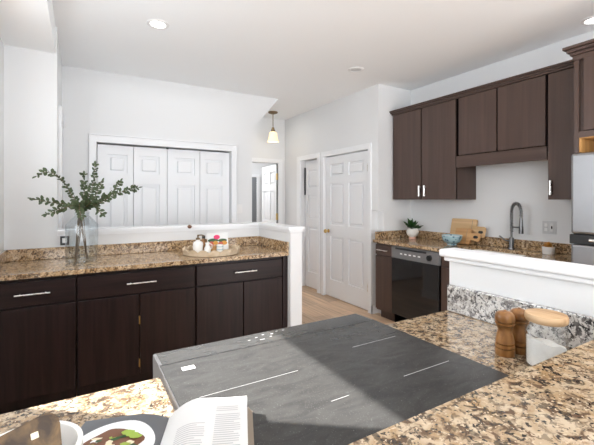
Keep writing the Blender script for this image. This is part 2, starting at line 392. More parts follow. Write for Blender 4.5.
b = BM(); bx(b, XP+.08, XP+.11, 4.96, 5.01, 0, 1.99); obj('gap', b, 'wall', dr)
b = BM(); bx(b, XP+.045, XP+.06, 4.962, 4.985, 1.45, 1.88); obj('door_slot_shade', b, 'slot_shade', dr)  # dark strip stands in for the shaded slot beside the leaf
# far wall with the open door
b = BM()
bx(b, 1.2, 2.12, YF, YF+.1, 0, ZC); bx(b, 2.12, 2.90, YF, YF+.1, 1.99, ZC); bx(b, 2.90, 3.85, YF, YF+.1, 0, ZC)
bx(b, 1.1, 1.2, YH+.12, 7.3, 0, ZC); bx(b, 1.2, 3.85, 7.2, 7.3, 0, ZC); bx(b, 3.75, 3.85, YF+.1, 7.2, 0, ZC)
struct('wall_far', b, 'wall')
b = BM(); bx(b, 2.90, 2.975, YF-.018, YF+.001, 0, 2.06, .003); bx(b, 2.05, 2.12, YF-.018, YF+.001, 0, 2.06, .003); bx(b, 2.12, 2.90, YF-.018, YF+.001, 1.99, 2.06, .003)
struct('trim_6', b, 'trim')
dr = sroot('door_4', (2.88, YF+.06, 0)); b = BM()
P = []
for a0, a1 in ((-.66, -.42), (-.31, -.08)): P += [(a0, a1, 1.64, 1.86), (a0, a1, 1.0, 1.53), (a0, a1, .2, .85)]
panel_leaf(b, -.74, 0, .012, 1.975, P, 0, 1, 'X')
b.transform(Matrix.Translation((2.882, YF+.03, 0)) @ Matrix.Rotation(-math.radians(96), 4, 'Z')); obj('door_leaf', b, 'door', dr)
for z in (1.71, 1.03, .2):
    b = BM(); bx(b, 2.872, 2.905, YF+.005, YF+.03, z, z+.11, .002); obj('hinge', b, 'brass', dr)
b = BM(); bx(b, 2.885, 2.898, YF+.02, YF+.05, 0, 1.985); obj('door_gap_shade', b, 'slot_shade', dr)  # dark strip painting the shade between leaf and jamb
wn = sroot('window_2', (3.1, 7.2, 1.0)); b = BM()
for k in range(26): bx(b, 3.00, 3.23, 7.165, 7.185, .55+k*.05, .585+k*.05)
bx(b, 3.00, 3.23, 7.185, 7.199, .55, 1.85); obj('louvered_blind', b, 'shutter', wn)
b = BM()
bx(b, 2.94, 3.00, 7.15, 7.199, .49, 1.91); bx(b, 3.23, 3.29, 7.15, 7.199, .49, 1.91); bx(b, 3.00, 3.23, 7.15, 7.199, 1.85, 1.91); obj('window_frame', b, 'trim', wn)
# right wall and the wall behind the camera, open to the daylight in the middle
b = BM(); bx(b, XR, XR+.1, -3.0, 3.36, 0, ZC); struct('wall_right', b, 'wall')
b = BM(); bx(b, -1.2, .8, -3.1, -3.0, 0, ZC); bx(b, 3.45, 3.7, -3.1, -3.0, 0, ZC); bx(b, .8, 3.45, -3.1, -3.0, 2.66, ZC); struct('wall_rear', b, 'wall')
# baseboards
b = BM(); bx(b, XP-.016, XP+.001, 3.345, 3.364, 0, .10, .003); bx(b, XP-.016, XP+.088, 3.345, 3.361, 0, .10, .003)
struct('baseboard_pantry', b, 'trim')
b = BM(); bx(b, XQ-.001, XQ+.132, YQ-.014, YQ+.001, 0, .10, .003); bx(b, XQ+.117, XQ+.132, YQ, YB+.13, 0, .10, .003); struct('baseboard_half', b, 'trim')
# low wall at the right end of the peninsula
XW = 1.335
b = BM(); bx(b, XW, XW+.045, -.6, 1.005, 0, 1.135); struct('wall_half_right', b, 'wall')
b = BM()
bx(b, XW-.034, XW+.066, -.62, 1.036, 1.136, 1.168, .011, 3); bx(b, XW-.018, XW+.058, -.61, 1.020, 1.119, 1.137, .005)
struct('trim_7', b, 'trim')
# knee wall under the bar
b = BM(); bx(b, XL+.1, XW, .20, .335, 0, 1.04); struct('wall_half_front', b, 'wall')

# ================================================================== CEILING LIGHTS
def can_light(x, y, lens, label):
    t = thing('recessed_light', label, 'ceiling light', (x, y, ZC), 'recessed ceiling lights')
    b = BM(); lathe(b, [(.056, -.004), (.062, -.009), (.080, -.006), (.084, 0), (.056, 0)], (x, y, ZC), 36, cap=False)
    obj('trim_ring', b, 'whiteplastic', t, smooth=True)
    if lens == 'lamp':
        l = light('can_glow', 'SPOT', (x, y, ZC-.02), 7, (1, .98, .94), spot_size=2.6, spot_blend=.6, shadow_soft_size=.05)
    b = BM(); lathe(b, [(0, -.003), (.057, -.003), (.057, 0), (0, 0)], (x, y, ZC), 36); obj('lens', b, lens, t)
can_light(.522, 3.013, 'lamp', 'lit round recessed ceiling light above the long dark back counter')
can_light(2.494, 3.011, 'greyplate', 'unlit round recessed ceiling light before the pantry wall')
can_light(3.36, 1.26, 'lamp', 'recessed ceiling light above the refrigerator at the right edge')
px, py = 2.591, 5.129
t = thing('pendant_light', 'small pendant lamp with glowing cream bell shade hanging in the hall', 'pendant light', (px, py, ZC))
b = BM(); lathe(b, [(0, 0), (.075, 0), (.07, -.018), (.03, -.032), (0, -.034)], (px, py, ZC), 28); obj('canopy', b, 'bronze', t, smooth=True)
b = BM(); tube(b, [(px, py, ZC-.03), (px, py, 2.47)], .006); obj('stem', b, 'bronze', t, smooth=True)
b = BM(); lathe(b, [(0, 2.50), (.016, 2.50), (.034, 2.45), (.036, 2.425), (0, 2.425)], (px, py, 0), 20); obj('socket_cap', b, 'bronze', t, smooth=True)
b = BM(); lathe(b, [(.034, 2.432), (.062, 2.41), (.070, 2.34), (.088, 2.275), (.084, 2.275), (.066, 2.34), (.058, 2.405), (.034, 2.426)], (px, py, 0), 32, cap=False); obj('lamp_shade', b, 'shade', t, smooth=True)
light('pendant_glow', 'POINT', (px, py, 2.24), .8, (1, .85, .62), shadow_soft_size=.05)

# ================================================================== BACK RUN
FY = 2.872                                            # door faces of the back run
def bar_handle(name, parent, p0, p1, out, r=.005):
    b = BM(); p0 = Vector(p0); p1 = Vector(p1); out = Vector(out); d = (p1-p0)
    tube(b, [p0+out, p1+out], r, 12)
    for f in (.14, .86): tube(b, [p0+d*f, p0+d*f+out], r*.8, 8)
    return obj(name, b, 'nickel', parent, smooth=True)
def back_cabinet(x0, x1, doors, label, hx, hinge=None):
    t = thing('base_cabinet', label, 'base cabinet', ((x0+x1)/2, FY+.3, 0), 'base cabinets of the back counter')
    b = BM(); bx(b, x0, x1, FY+.022, YB-.002, .10, .876); bx(b, x0, x1, FY+.08, YB-.002, 0, .10); obj('body', b, 'espresso', t)
    d = box('drawer', (x0+.006, x1-.006, FY, FY+.02, .703, .852), 'espresso_x', t, .002)
    bar_handle('handle', d, (hx[0], FY, .778), (hx[1], FY, .778), (0, -.03, 0))
    for a0, a1 in doors:
        dd = box('door', (a0, a1, FY, FY+.02, .115, .688), 'espresso', t, .002)
    if hinge:
        for z in (.165, .475): box('hinge', (hinge-.004, hinge+.004, FY-.004, FY+.02, z, z+.055), 'brass', dd, .001)
back_cabinet(-.486, -.022, [(-.480, -.028)], 'dark base cabinet with a single door at the left end of the back counter', (-.352, -.165))
back_cabinet(-.018, .776, [(-.012, .366), (.376, .770)], 'dark base cabinet with brass hinges between its two doors', (.285, .482), .371)
back_cabinet(.780, 1.548, [(.786, 1.172), (1.180, 1.542)], 'dark base cabinet under the scalloped tray at the right end of the back counter', (1.09, 1.285))
box_ = BM(); bx(box_, 1.5485, XQ-.001, FY-.002, YB-.002, 0, .876); tag(obj('end_panel', box_, 'espresso', origin=(1.56, 3.1, 0)), 'narrow dark end panel between the back cabinets and the white half wall', 'end panel')
ct = thing('back_countertop', 'golden brown granite countertop along the back wall under the vase', 'countertop', (.54, 3.15, .878))
b = BM(); prism(b, [(XL+.001, 2.842), (XQ-.001, 2.842), (XQ-.001, YB-.001), (XL+.001, YB-.001)], (0,0,.878), (1,0,0), (0,1,0), (0,0,1), .032, .006); obj('slab', b, 'granite_gold', ct)
b = BM(); bx(b, XL+.02, XQ-.022, YB-.022, YB-.001, .911, 1.0, .003); obj('backsplash', b, 'granite_gold', ct)
b = BM(); bx(b, XQ-.022, XQ-.001, 2.846, YB-.001, .911, 1.0, .003); obj('backsplash', b, 'granite_gold', ct)
b = BM(); bx(b, XL+.001, XL+.021, 2.846, YB-.001, .911, 1.0, .003); obj('backsplash', b, 'granite_gold', ct)

# ================================================================== RIGHT RUN
CX = 2.965
def right_cabinet(y0, y1, label, drawer, doors, group='base cabinets of the sink counter'):
    t = thing('base_cabinet', label, 'base cabinet', (CX+.3, (y0+y1)/2, 0), group)
    b = BM(); zt = .876 if drawer else .66
    bx(b, CX+.022, XR-.002, y0, y1, .10, zt); bx(b, CX+.09, XR-.002, y0, y1, 0, .10)
    if not drawer: bx(b, CX+.022, CX+.04, y0, y1, zt, .876); bx(b, CX+.04, XR-.002, y0, y0+.02, zt, .876); bx(b, CX+.04, XR-.002, y1-.02, y1, zt, .876)
    obj('body', b, 'brown', t)
    if drawer:
        d = box('drawer', (CX, CX+.02, y0+.006, y1-.006, .745, .862), 'brown_y', t, .002)
        bar_handle('handle', d, (CX, y0+.05, .80), (CX, y1-.05, .80), (-.028, 0, 0))
    for a0, a1 in doors: box('door', (CX, CX+.02, a0, a1, .12, .732), 'brown', t, .002)
right_cabinet(2.965, 3.232, 'narrow brown base cabinet left of the black dishwasher', True, [(2.971, 3.226)])
right_cabinet(1.25, 2.335, 'long brown sink base cabinet right of the dishwasher', False, [(1.80, 2.325), (1.26, 1.79)])
t = thing('dishwasher', 'black dishwasher with glossy door under the sink counter', 'dishwasher', (CX+.3, 2.65, 0))
y0, y1 = 2.345, 2.958
b = BM(); bx(b, CX+.03, XR-.01, y0, y1, .02, .874); obj('body', b, 'black', t)
box('door', (CX-.012, CX+.03, y0, y1, .13, .735), 'blackgloss', t, .004)
cp = box('control_panel', (CX-.016, CX+.03, y0, y1, .742, .868), 'greypanel', t, .004)
b = BM(); lathe(b, [(0, 0), (.030, 0), (.027, .018), (0, .02)], n=24); b.transform(Matrix.Translation((CX-.016, 2.445, .800)) @ Matrix.Rotation(-PI/2, 4, 'Y')); obj('knob', b, 'black', cp, smooth=True)
for k in range(5):
    b = BM(); bx(b, CX-.019, CX-.015, 2.56+k*.06, 2.59+k*.06, .79, .803, .001); obj('button', b, 'whiteplastic', cp)
b = BM(); bx(b, CX-.019, CX-.012, y0+.14, y1-.06, .838, .858, .002); obj('latch_grip', b, 'black', cp)
box('kick_plate', (CX+.03, CX+.06, y0, y1, .0, .125), 'black', t, .002)
# countertop with the sink cut out
SX0, SX1, SY0, SY1 = 3.06, 3.42, 1.66, 2.26
ct = thing('sink_countertop', 'brown granite countertop along the right wall with the sink', 'countertop', (3.25, 2.2, .878))
b = BM(); e = .878; f = .911
bx(b, 2.94, XR-.001, SY1, 3.249, e, f); bx(b, 2.94, XR-.001, 1.235, SY0, e, f); bx(b, 2.94, SX0, SY0, SY1, e, f); bx(b, SX1, XR-.001, SY0, SY1, e, f)
obj('slab', b, 'granite_gold', ct)
b = BM(); bx(b, XR-.022, XR-.001, 1.235, 3.228, .9115, 1.0, .003); obj('backsplash', b, 'granite_gold', ct)
b = BM(); bx(b, 2.975, XR-.001, 3.228, 3.249, .9115, 1.0, .003); obj('backsplash', b, 'granite_gold', ct)
t = thing('sink', 'undermount white sink set in the right granite countertop', 'sink', (3.24, 1.96, .72))
b = BM(); z0 = .70
bx(b, SX0-.01, SX0, SY0-.01, SY1+.01, z0, .877); bx(b, SX1, SX1+.01, SY0-.01, SY1+.01, z0, .877); bx(b, SX0, SX1, SY0-.01, SY0, z0, .877); bx(b, SX0, SX1, SY1, SY1+.01, z0, .877); bx(b, SX0-.01, SX1+.01, SY0-.01, SY1+.01, z0-.01, z0)
obj('basin', b, 'ceramic', t)
b = BM(); lathe(b, [(0, 0), (.045, 0), (.045, .004), (0, .004)], (3.24, 1.96, z0), 24); obj('drain', b, 'chrome', t)
# faucet
fx, fy = 3.475, 1.945
t = thing('faucet', 'tall dark chrome spring faucet standing behind the sink', 'faucet', (fx, fy, .9116))
b = BM(); lathe(b, [(0, 0), (.030, 0), (.030, .01), (.022, .02), (.022, .10), (.016, .11), (0, .11)], (fx, fy, .9116), 24); obj('base', b, 'chrome', t, smooth=True)
dirv = Vector((-.25, -.97, 0)).normalized()
pts = [Vector((fx, fy, 1.01)), Vector((fx, fy, 1.25))]
for k in range(1, 13):
    a = PI*k/12; pts.append(Vector((fx, fy, 1.265)) + dirv*(.052*(1-math.cos(a))) + Vector((0, 0, .075*math.sin(a))))
pts += [Vector((fx, fy, 1.20)) + dirv*.104]
b = BM(); tube(b, pts, .009, 12); obj('spout', b, 'chrome', t, smooth=True)
b = BM(); sp = []
def along(s):
    L_ = [(pts[i+1]-pts[i]).length for i in range(len(pts)-1)]; x = s*sum(L_)
    for i, l in enumerate(L_):
        if x <= l or i == len(L_)-1: return pts[i].lerp(pts[i+1], min(1, x/l)), (pts[i+1]-pts[i]).normalized()
        x -= l
side = dirv.cross(Vector((0,0,1))).normalized()
for k in range(361):
    s = .12+.85*k/360; p, d = along(s); n2 = d.cross(side).normalized(); a = 2*PI*k/12
    sp.append(p + (side*math.cos(a)+n2*math.sin(a))*.014)
tube(b, sp, .0028, 6); obj('spring', b, 'chrome', t, smooth=True)
b = BM(); e_ = Vector((fx, fy, 0)) + dirv*.104
lathe(b, [(0, 1.21), (.013, 1.21), (.015, 1.15), (.019, 1.10), (.019, 1.065), (0, 1.065)], (e_.x, e_.y, 0), 20); obj('spray_head', b, 'chrome', t, smooth=True)
b = BM(); tube(b, [(fx, fy, 1.12), Vector((fx, fy, 1.12))+dirv*.10], .006, 8); obj('holder_arm', b, 'chrome', t, smooth=True)
b = BM(); tube(b, [(fx, fy+.02, .985), (fx-.01, fy+.05, .99), (fx-.03, fy+.10, 1.03)], .007, 10); obj('lever_handle', b, 'chrome', t, smooth=True)

# wall cabinets
UX = 3.24
def wall_cabinet(y0, y1, z0, doors, label, handles):
    t = thing('wall_cabinet', label, 'wall cabinet', (XR-.15, (y0+y1)/2, z0), 'brown wall cabinets over the sink counter')
    b = BM(); bx(b, UX+.022, XR-.001, y0, y1, z0, 2.39); obj('body', b, 'brown', t)
    b = BM(); bx(b, UX+.016, UX+.0225, y0+.002, y1-.002, z0+.003, 2.387); obj('face_gap_shade', b, 'gap', t)
    for i, (a0, a1, c0) in enumerate(doors):
        d = box('door', (UX, UX+.018, a0, a1, c0, 2.383), 'brown', t, .002)
        for hy in handles[i]: bar_handle('handle', d, (UX, hy, 1.412), (UX, hy, 1.528), (-.024, 0, 0), .010)
    return t
wall_cabinet(2.364, 3.226, 1.375, [(2.808, 3.222, 1.378), (2.371, 2.793, 1.378)], 'tall double door wall cabinet at the far left of the row beside the pantry', [(2.814,), (2.742,)])
t = wall_cabinet(1.533, 2.363, 1.80, [(1.953, 2.335, 1.815), (1.544, 1.938, 1.815)], 'short double door wall cabinet above the sink with wooden valance', [(), ()])
b = BM(); bx(b, UX, UX+.02, 1.533, 2.363, 1.695, 1.808, .002); obj('valance', b, 'brown_y', t)
wall_cabinet(1.222, 1.532, 1.375, [(1.226, 1.522, 1.378)], 'tall narrow wall cabinet with one handle next to the refrigerator', [(1.497,)])
b = BM()
for d0, z0, z1 in ((.012, 2.385, 2.403), (.022, 2.403, 2.420), (.036, 2.420, 2.436)): bx(b, UX-d0, XR-.001, 1.222, 3.226+min(d0, .023), z0, z1, .003)
tag(obj('crown_molding', b, 'brown_y', origin=(3.4, 2.2, 2.39)), 'brown crown molding running along the tops of the wall cabinets', 'crown molding')
# refrigerator cabinet and refrigerator
FX = 2.95
t = thing('refrigerator_cabinet', 'deep brown cabinet with open plywood cubby above the steel refrigerator', 'cabinet', (3.25, .75, 0))
b = BM(); bx(b, FX, XR-.001, 1.195, 1.2215, 0, 2.37); obj('side_panel', b, 'brown', t)
b = BM(); bx(b, FX, XR-.001, .30, .325, 0, 2.37); obj('side_panel', b, 'brown', t)
b = BM(); bx(b, FX+.022, XR-.001, .325, 1.195, 1.80, 2.37); obj('body', b, 'brown', t)
box('face_frame', (FX-.003, FX+.022, .325, 1.195, 1.80, 1.84), 'brown_y', t)
for a0, a1 in ((.33, .755), (.765, 1.165)): box('door', (FX-.006, FX+.02, a0, a1, 1.845, 2.35), 'brown', t, .003)
b = BM(); bx(b, FX+.01, XR-.002, .326, .336, 1.70, 1.80); bx(b, FX+.01, XR-.002, 1.185, 1.195, 1.70, 1.80); bx(b, XR-.03, XR-.002, .326, 1.195, 1.70, 1.80); bx(b, FX+.01, XR-.03, .336, 1.185, 1.792, 1.80); obj('cubby_lining', b, 'cubby', t)
b = BM()
for d0, z0, z1 in ((.008, 2.335, 2.37), (.02, 2.37, 2.39), (.035, 2.39, 2.412), (.052, 2.412, 2.432)): bx(b, FX-d0, XR-.001, .30-d0, 1.2215+d0, z0, z1, .004)
obj('crown', b, 'brown_y', t)
t = thing('refrigerator', 'stainless steel refrigerator with black handle band at the right edge', 'refrigerator', (3.2, .76, 0))
b = BM(); bx(b, FX-.02, XR-.06, .345, 1.178, .02, 1.672); obj('body', b, 'greypanel', t)
d = box('door', (FX-.075, FX-.02, .345, 1.214, 1.142, 1.688), 'steel', t, .018)
d2 = box('door', (FX-.075, FX-.02, .345, 1.214, .06, 1.076), 'steel', t, .018)
h = box('handle_band', (FX-.082, FX-.018, .345, 1.216, 1.078, 1.140), 'black', t, .004)
b = BM(); tube(b, [(FX-.086, .40, 1.108), (FX-.086, 1.10, 1.108)], .011, 12); obj('handle_bar', b, 'nickel', h, smooth=True)

# ================================================================== PENINSULA
RX0, RX1 = .188, .953
b = BM(); prism(b, [(XL+.15, .34), (RX0-.006, .34), (RX0-.006, 1.008), (XL+.15, 1.008)], (0,0,.878), (1,0,0), (0,1,0), (0,0,1), .036, .005)
tag(obj('peninsula_countertop', b, 'granite', origin=(-.07, .67, .878)), 'sunlit granite countertop left of the range under the cookbook', 'countertop')
ct = thing('peninsula_countertop', 'granite countertop right of the range, meeting the low white wall', 'countertop', (1.14, .67, .878))
b = BM(); prism(b, [(RX1+.004, .34), (XW-.001, .34), (XW-.001, 1.008), (RX1+.004, 1.008)], (0,0,.878), (1,0,0), (0,1,0), (0,0,1), .036, .005); obj('slab', b, 'granite', ct)
b = BM(); bx(b, XW-.022, XW-.001, .367, 1.0, .9145, 1.022, .003); obj('backsplash', b, 'granite_grey', ct, label='grey and black speckled splash on the low white wall')
b = BM(); prism(b, [(XL+.1, -.12), (XW-.001, -.12), (XW-.001, .366), (XL+.1, .366)], (0,0,1.041), (1,0,0), (0,1,0), (0,0,1), .031, .006)
tag(obj('bar_countertop', b, 'granite', origin=(.45, .12, 1.041)), 'raised tan granite bar top in the near right foreground', 'bar top')
def pen_cab(x0, x1, label):
    t = thing('base_cabinet', label, 'base cabinet', ((x0+x1)/2, .65, 0))
    b = BM(); bx(b, x0, x1, .34, .958, .10, .877); bx(b, x0, x1, .34, .90, 0, .10); obj('body', b, 'espresso', t)
    box('door', (x0+.006, x1-.006, .958, .978, .115, .70), 'espresso', t, .002); box('drawer', (x0+.006, x1-.006, .958, .978, .712, .865), 'espresso_x', t, .002)
pen_cab(XL+.16, RX0-.006, 'dark base cabinet under the sunlit granite left of the range')
pen_cab(RX1+.004, XW-.001, 'dark base cabinet under the granite right of the range')
# range
t = thing('range', 'black glass slide-in electric range, half sunlit, in the peninsula', 'range', (.57, .75, 0))
b = BM(); bx(b, RX0+.002, RX1-.002, .36, 1.055, .03, .900); obj('body', b, 'steel', t)
b = BM(); bx(b, RX0-.002, RX1+.002, .36, 1.052, .9155, .9225, .002); gt = obj('cooktop', b, 'rangeglass', t)
def mark(pts, wd=.0010):
    b = BM()
    for (xa, ya), (xb, yb) in zip(pts, pts[1:]):
        if abs(xa-xb) > abs(ya-yb): bx(b, min(xa, xb), max(xa, xb), ya-wd/2, ya+wd/2, .9222, .9229)
        else: bx(b, xa-wd/2, xa+wd/2, min(ya, yb), max(ya, yb), .9222, .9229)
    obj('burner_mark', b, 'ink', gt)
b = BM(); bx(b, RX0+.002, RX1-.002, 1.0480, 1.0505, .9222, .9232); obj('edge_trim', b, 'chrome', gt)
mark([(.235, .838), (.497, .842)]); mark([(.486, .672), (.535, .672)]); mark([(.715, .673), (.891, .671)], .0012); mark([(.72, .885), (.90, .885)], .001)
b = BM(); bx(b, .234, .268, .990, 1.011, .9222, .9230); obj('oblong', b, 'whiteplastic', gt, label='small white sticker')  # small white rectangle lying on the cooktop
# stainless side trims and the sloping control panel facing the kitchen aisle
b = BM(); bx(b, RX0-.005, RX0-.002, .366, 1.05, .900, .924); obj('side_trim', b, 'steel', t)
b = BM(); prism(b, [(1.054, .9215), (1.155, .9175), (1.160, .905), (1.150, .80), (1.056, .80)], (RX0-.002, 0, 0), (0,1,0), (0,0,1), (1,0,0), RX1-RX0+.004, .002); cp = obj('control_panel', b, 'steel', t)
b = BM(); prism(b, [(1.0535, .9224), (1.150, .9186), (1.150, .915), (1.0535, .915)], (RX0+.006, 0, 0), (0,1,0), (0,0,1), (1,0,0), RX1-RX0-.012); obj('touch_glass', b, 'rangeglass', cp)
for k, (xx, yy) in enumerate([(.47, 1.10), (.50, 1.112), (.53, 1.125), (.56, 1.118), (.585, 1.132), (.545, 1.095), (.51, 1.085), (.61, 1.13)]):
    b = BM(); s_ = .004 if k != 6 else .008; bx(b, xx-s_, xx+s_, yy-.0015, yy+.0015, .9195, .9222-(yy-1.058)*.036/.92*.95+.0012); obj('control_icon', b, 'ink', cp)
b = BM(); bx(b, RX0+.004, RX1-.004, 1.056, 1.12, .14, .79, .004); od = obj('oven_door', b, 'blackgloss', t)
bar_handle('oven_handle', od, (RX0+.05, 1.12, .75), (RX1-.05, 1.12, .75), (0, .04, 0), .011)
b = BM(); bx(b, RX0+.004, RX1-.004, 1.056, 1.11, .03, .13, .003); obj('drawer', b, 'blackgloss', t)

# ================================================================== THINGS ON THE PENINSULA
def mill(x, y, h, label):
    t = thing('pepper_mill', label, 'pepper mill', (x, y, .9145), 'wooden mills')
    s = h/.14
    b = BM(); lathe(b, [(0, 0), (.0255, 0), (.027, .004), (.027, .022), (.0215, .0230), (.0215, .0262), (.0268, .027), (.0264, .036), (.0212, .0370), (.0212, .0402), (.0262, .041), (.0235, .058), (.0195, .073), (.0190, .080), (.0215, .089), (.0245, .0945), (0, .0945)], (x, y, .9145), 36)
    b.transform(Matrix.Translation((0,0,.9145)) @ Matrix.Diagonal((1,1,s,1)) @ Matrix.Translation((0,0,-.9145))); obj('body', b, 'millwood', t, smooth=True)
    b = BM(); lathe(b, [(0, .0955), (.0245, .0955), (.0265, .099), (.0265, .1035), (.0205, .1045), (.0205, .1075), (.0268, .109), (.0272, .118), (.0255, .128), (.0195, .1355), (.009, .1395), (0, .14)], (x, y, .9145), 36)
    b.transform(Matrix.Translation((0,0,.9145)) @ Matrix.Diagonal((1,1,s,1)) @ Matrix.Translation((0,0,-.9145))); obj('cap', b, 'millwood', t, smooth=True)
    b = BM(); lathe(b, [(0, .1405), (.004, .1405), (.004, .1425), (0, .143)], (x, y, .9145+.14*(s-1)), 12); obj('finial', b, 'millwood', t, smooth=True)
mill(1.089, .629, .130, 'front wooden pepper mill with ringed waist, left of its twin')
mill(1.146, .618, .131, 'rear wooden mill half hidden behind its twin, beside the jar')
jx, jy = 1.105, .524
t = thing('glass_jar', 'clear glass jar of white flour with a pale wooden lid on the granite', 'jar', (jx, jy, .9145))
b = BM(); lathe(b, [(0, 0), (.046, 0), (.050, .004), (.050, .108), (.046, .118), (.046, .124), (.0435, .124), (.0435, .117), (.0475, .107), (.0475, .006), (0, .006)], (jx, jy, .9145), 48); obj('jar_body', b, 'glass', t, smooth=True)
b = BM(); n = 40; rings = []
r0 = [b.verts.new((jx+.0462*math.cos(2*PI*i/n), jy+.0462*math.sin(2*PI*i/n), .9225)) for i in range(n)]; b.faces.new(r0[::-1]); prev = r0
def ft(x, y): return .983 + .30*((-x)*.7+(y)*.3) + .006*math.sin(90*x)*math.cos(70*y)
for rr in (1, .8, .55, .3):
    R_ = [b.verts.new((jx+.0462*rr*math.cos(2*PI*i/n), jy+.0462*rr*math.sin(2*PI*i/n), ft(.0462*rr*math.cos(2*PI*i/n), .0462*rr*math.sin(2*PI*i/n)))) for i in range(n)]
    for i in range(n): b.faces.new((prev[i], prev[(i+1) % n], R_[(i+1) % n], R_[i]))
    prev = R_
b.faces.new(prev); obj('flour', b, 'flour', t, smooth=True)
b = BM(); lathe(b, [(0, .1245), (.043, .1245), (.049, .127), (.0515, .132), (.0515, .142), (.049, .147), (.042, .149), (0, .150)], (jx, jy, .9145), 48); obj('lid', b, 'lidwood', t, smooth=True)
# open cookbook
ux = Vector((.927, -.375, 0)); uy = Vector((.375, .927, 0)); uz = Vector((0, 0, 1)); G = Vector((.158, .785, .9235)); HH = .245
t = thing('cookbook', 'open cookbook lying across the range edge, plate photo left and text right', 'book', G - uy*HH/2)
def page(side, W, hgt, lift):
    """profile across the page from the gutter outwards"""
    pr = []
    for i in range(15):
        s = i/14; z = .003 + hgt*(math.sin(min(1, s*2.6)*PI/2)**.8)*(1-.45*max(0, s-.38)/.62) + lift*s*s
        pr.append((side*W*s, z))
    return pr
def book_pt(x, y, z): return G + ux*x + uy*y + uz*z
def sheet(pr, y0, y1, thick):
    b = BM(); rows = []
    for y in (y0, y1):
        rows.append(([b.verts.new(book_pt(x, y, z)) for x, z in pr], [b.verts.new(book_pt(x, y, max(.0015, z-thick))) for x, z in pr]))
    (a, a2), (c, c2) = rows; n = len(pr)
    for i in range(n-1):
        b.faces.new((a[i], a[i+1], c[i+1], c[i])); b.faces.new((a2[i], a2[i+1], c2[i+1], c2[i]))
        b.faces.new((a[i], a[i+1], a2[i+1], a2[i])); b.faces.new((c[i], c[i+1], c2[i+1], c2[i]))
    for i in (0, n-1): b.faces.new((a[i], c[i], c2[i], a2[i]))
    return b
PR = page(1, .158, .034, .014); PL = page(-1, .160, .013, 0)
rp = obj('right_pages', sheet(PR, -HH, 0, .02), 'paper', t, smooth=True)
lp = obj('left_pages', sheet(PL, -HH, 0, .02), 'slate', t, smooth=True, label='left page printed with a plate of food on dark slate')
def hz(pr, x):
    for (xa, za), (xb, zb) in zip(pr, pr[1:]):
        if min(xa, xb) <= x <= max(xa, xb): f_ = (x-xa)/(xb-xa) if xb != xa else 0; return za+(zb-za)*f_
    return pr[-1][1]
b = BM(); obox(b, book_pt(.083, -HH/2-.003, .0012), ux, uy, uz, .087, HH/2+.004, .0012); obox(b, book_pt(-.082, -HH/2-.003, .0012), ux, uy, uz, .085, HH/2+.004, .0012); obj('cover', b, 'kraft', t)
b = BM()
for k in range(6): obox(b, book_pt(.1605+.0012*k, -HH/2, .0115-.0016*k), ux, uy, uz, .0016, HH/2-.001, .0012)
obj('page_edges', b, 'kraft', t)
b = BM()
def tline(x0, x1, y, th=.0011):
    xs_ = [x0+(x1-x0)*i/6 for i in range(7)]
    top = [b.verts.new(book_pt(x, y+th, hz(PR, x)+.0004)) for x in xs_]; bot = [b.verts.new(book_pt(x, y-th, hz(PR, x)+.0004)) for x in xs_]
    for i in range(6): b.faces.new((bot[i], bot[i+1], top[i+1], top[i]))
for k in range(24):
    y = -.062-k*.0062
    tline(.098, .145 - (.012 if k % 5 == 4 else random.uniform(0, .004)), y)
    if k > 3: tline(.030, .082 - (.016 if k % 6 == 5 else random.uniform(0, .004)), y)
for k in range(3): tline(.098, .140, -.036-k*.0062)
obj('printed_text', b, 'ink', rp)
def disc(cx, cy, rx, ry, lift, n=40, wob=0):
    b = BM(); c0 = b.verts.new(book_pt(cx, cy, hz(PL, cx)+lift)); rings = []
    for q in (.4, .75, 1):
        rings.append([b.verts.new(book_pt(x, y, hz(PL, x)+lift)) for i in range(n) for x, y in [(cx+rx*q*(1+wob*math.sin(5*2*PI*i/n))*math.cos(2*PI*i/n), cy+ry*q*(1+wob*math.cos(3*2*PI*i/n))*math.sin(2*PI*i/n))]])
    for i in range(n): b.faces.new((c0, rings[0][i], rings[0][(i+1) % n]))
    for a, c in zip(rings, rings[1:]):
        for i in range(n): b.faces.new((a[i], c[i], c[(i+1) % n], a[(i+1) % n]))
    return b
obj('printed_plate', disc(-.082, -.085, .072, .066, .0006), 'print_white', lp)
obj('printed_food', disc(-.082, -.090, .050, .046, .0010, wob=.12), 'print_brown', lp)
rf = random.Random(3)
for k in range(46):
    a = rf.uniform(0, 2*PI); q = math.sqrt(rf.random()); dx, dy = -.082+.046*q*math.cos(a), -.090+.040*q*math.sin(a)
    mt = rf.choice(['print_green', 'print_cream', 'print_green', 'print_red', 'print_white', 'print_brown', 'leaf2', 'print_cream'])
    if k > 42: mt = 'print_green'; dx, dy = -.062+.008*(k-43), -.062-.006*(k-43)
    obj('printed_food', disc(dx, dy, rf.uniform(.005, .010) if k <= 42 else .012, rf.uniform(.003, .007) if k <= 42 else .007, .0012+.00004*k, 12, .2), mt, lp)
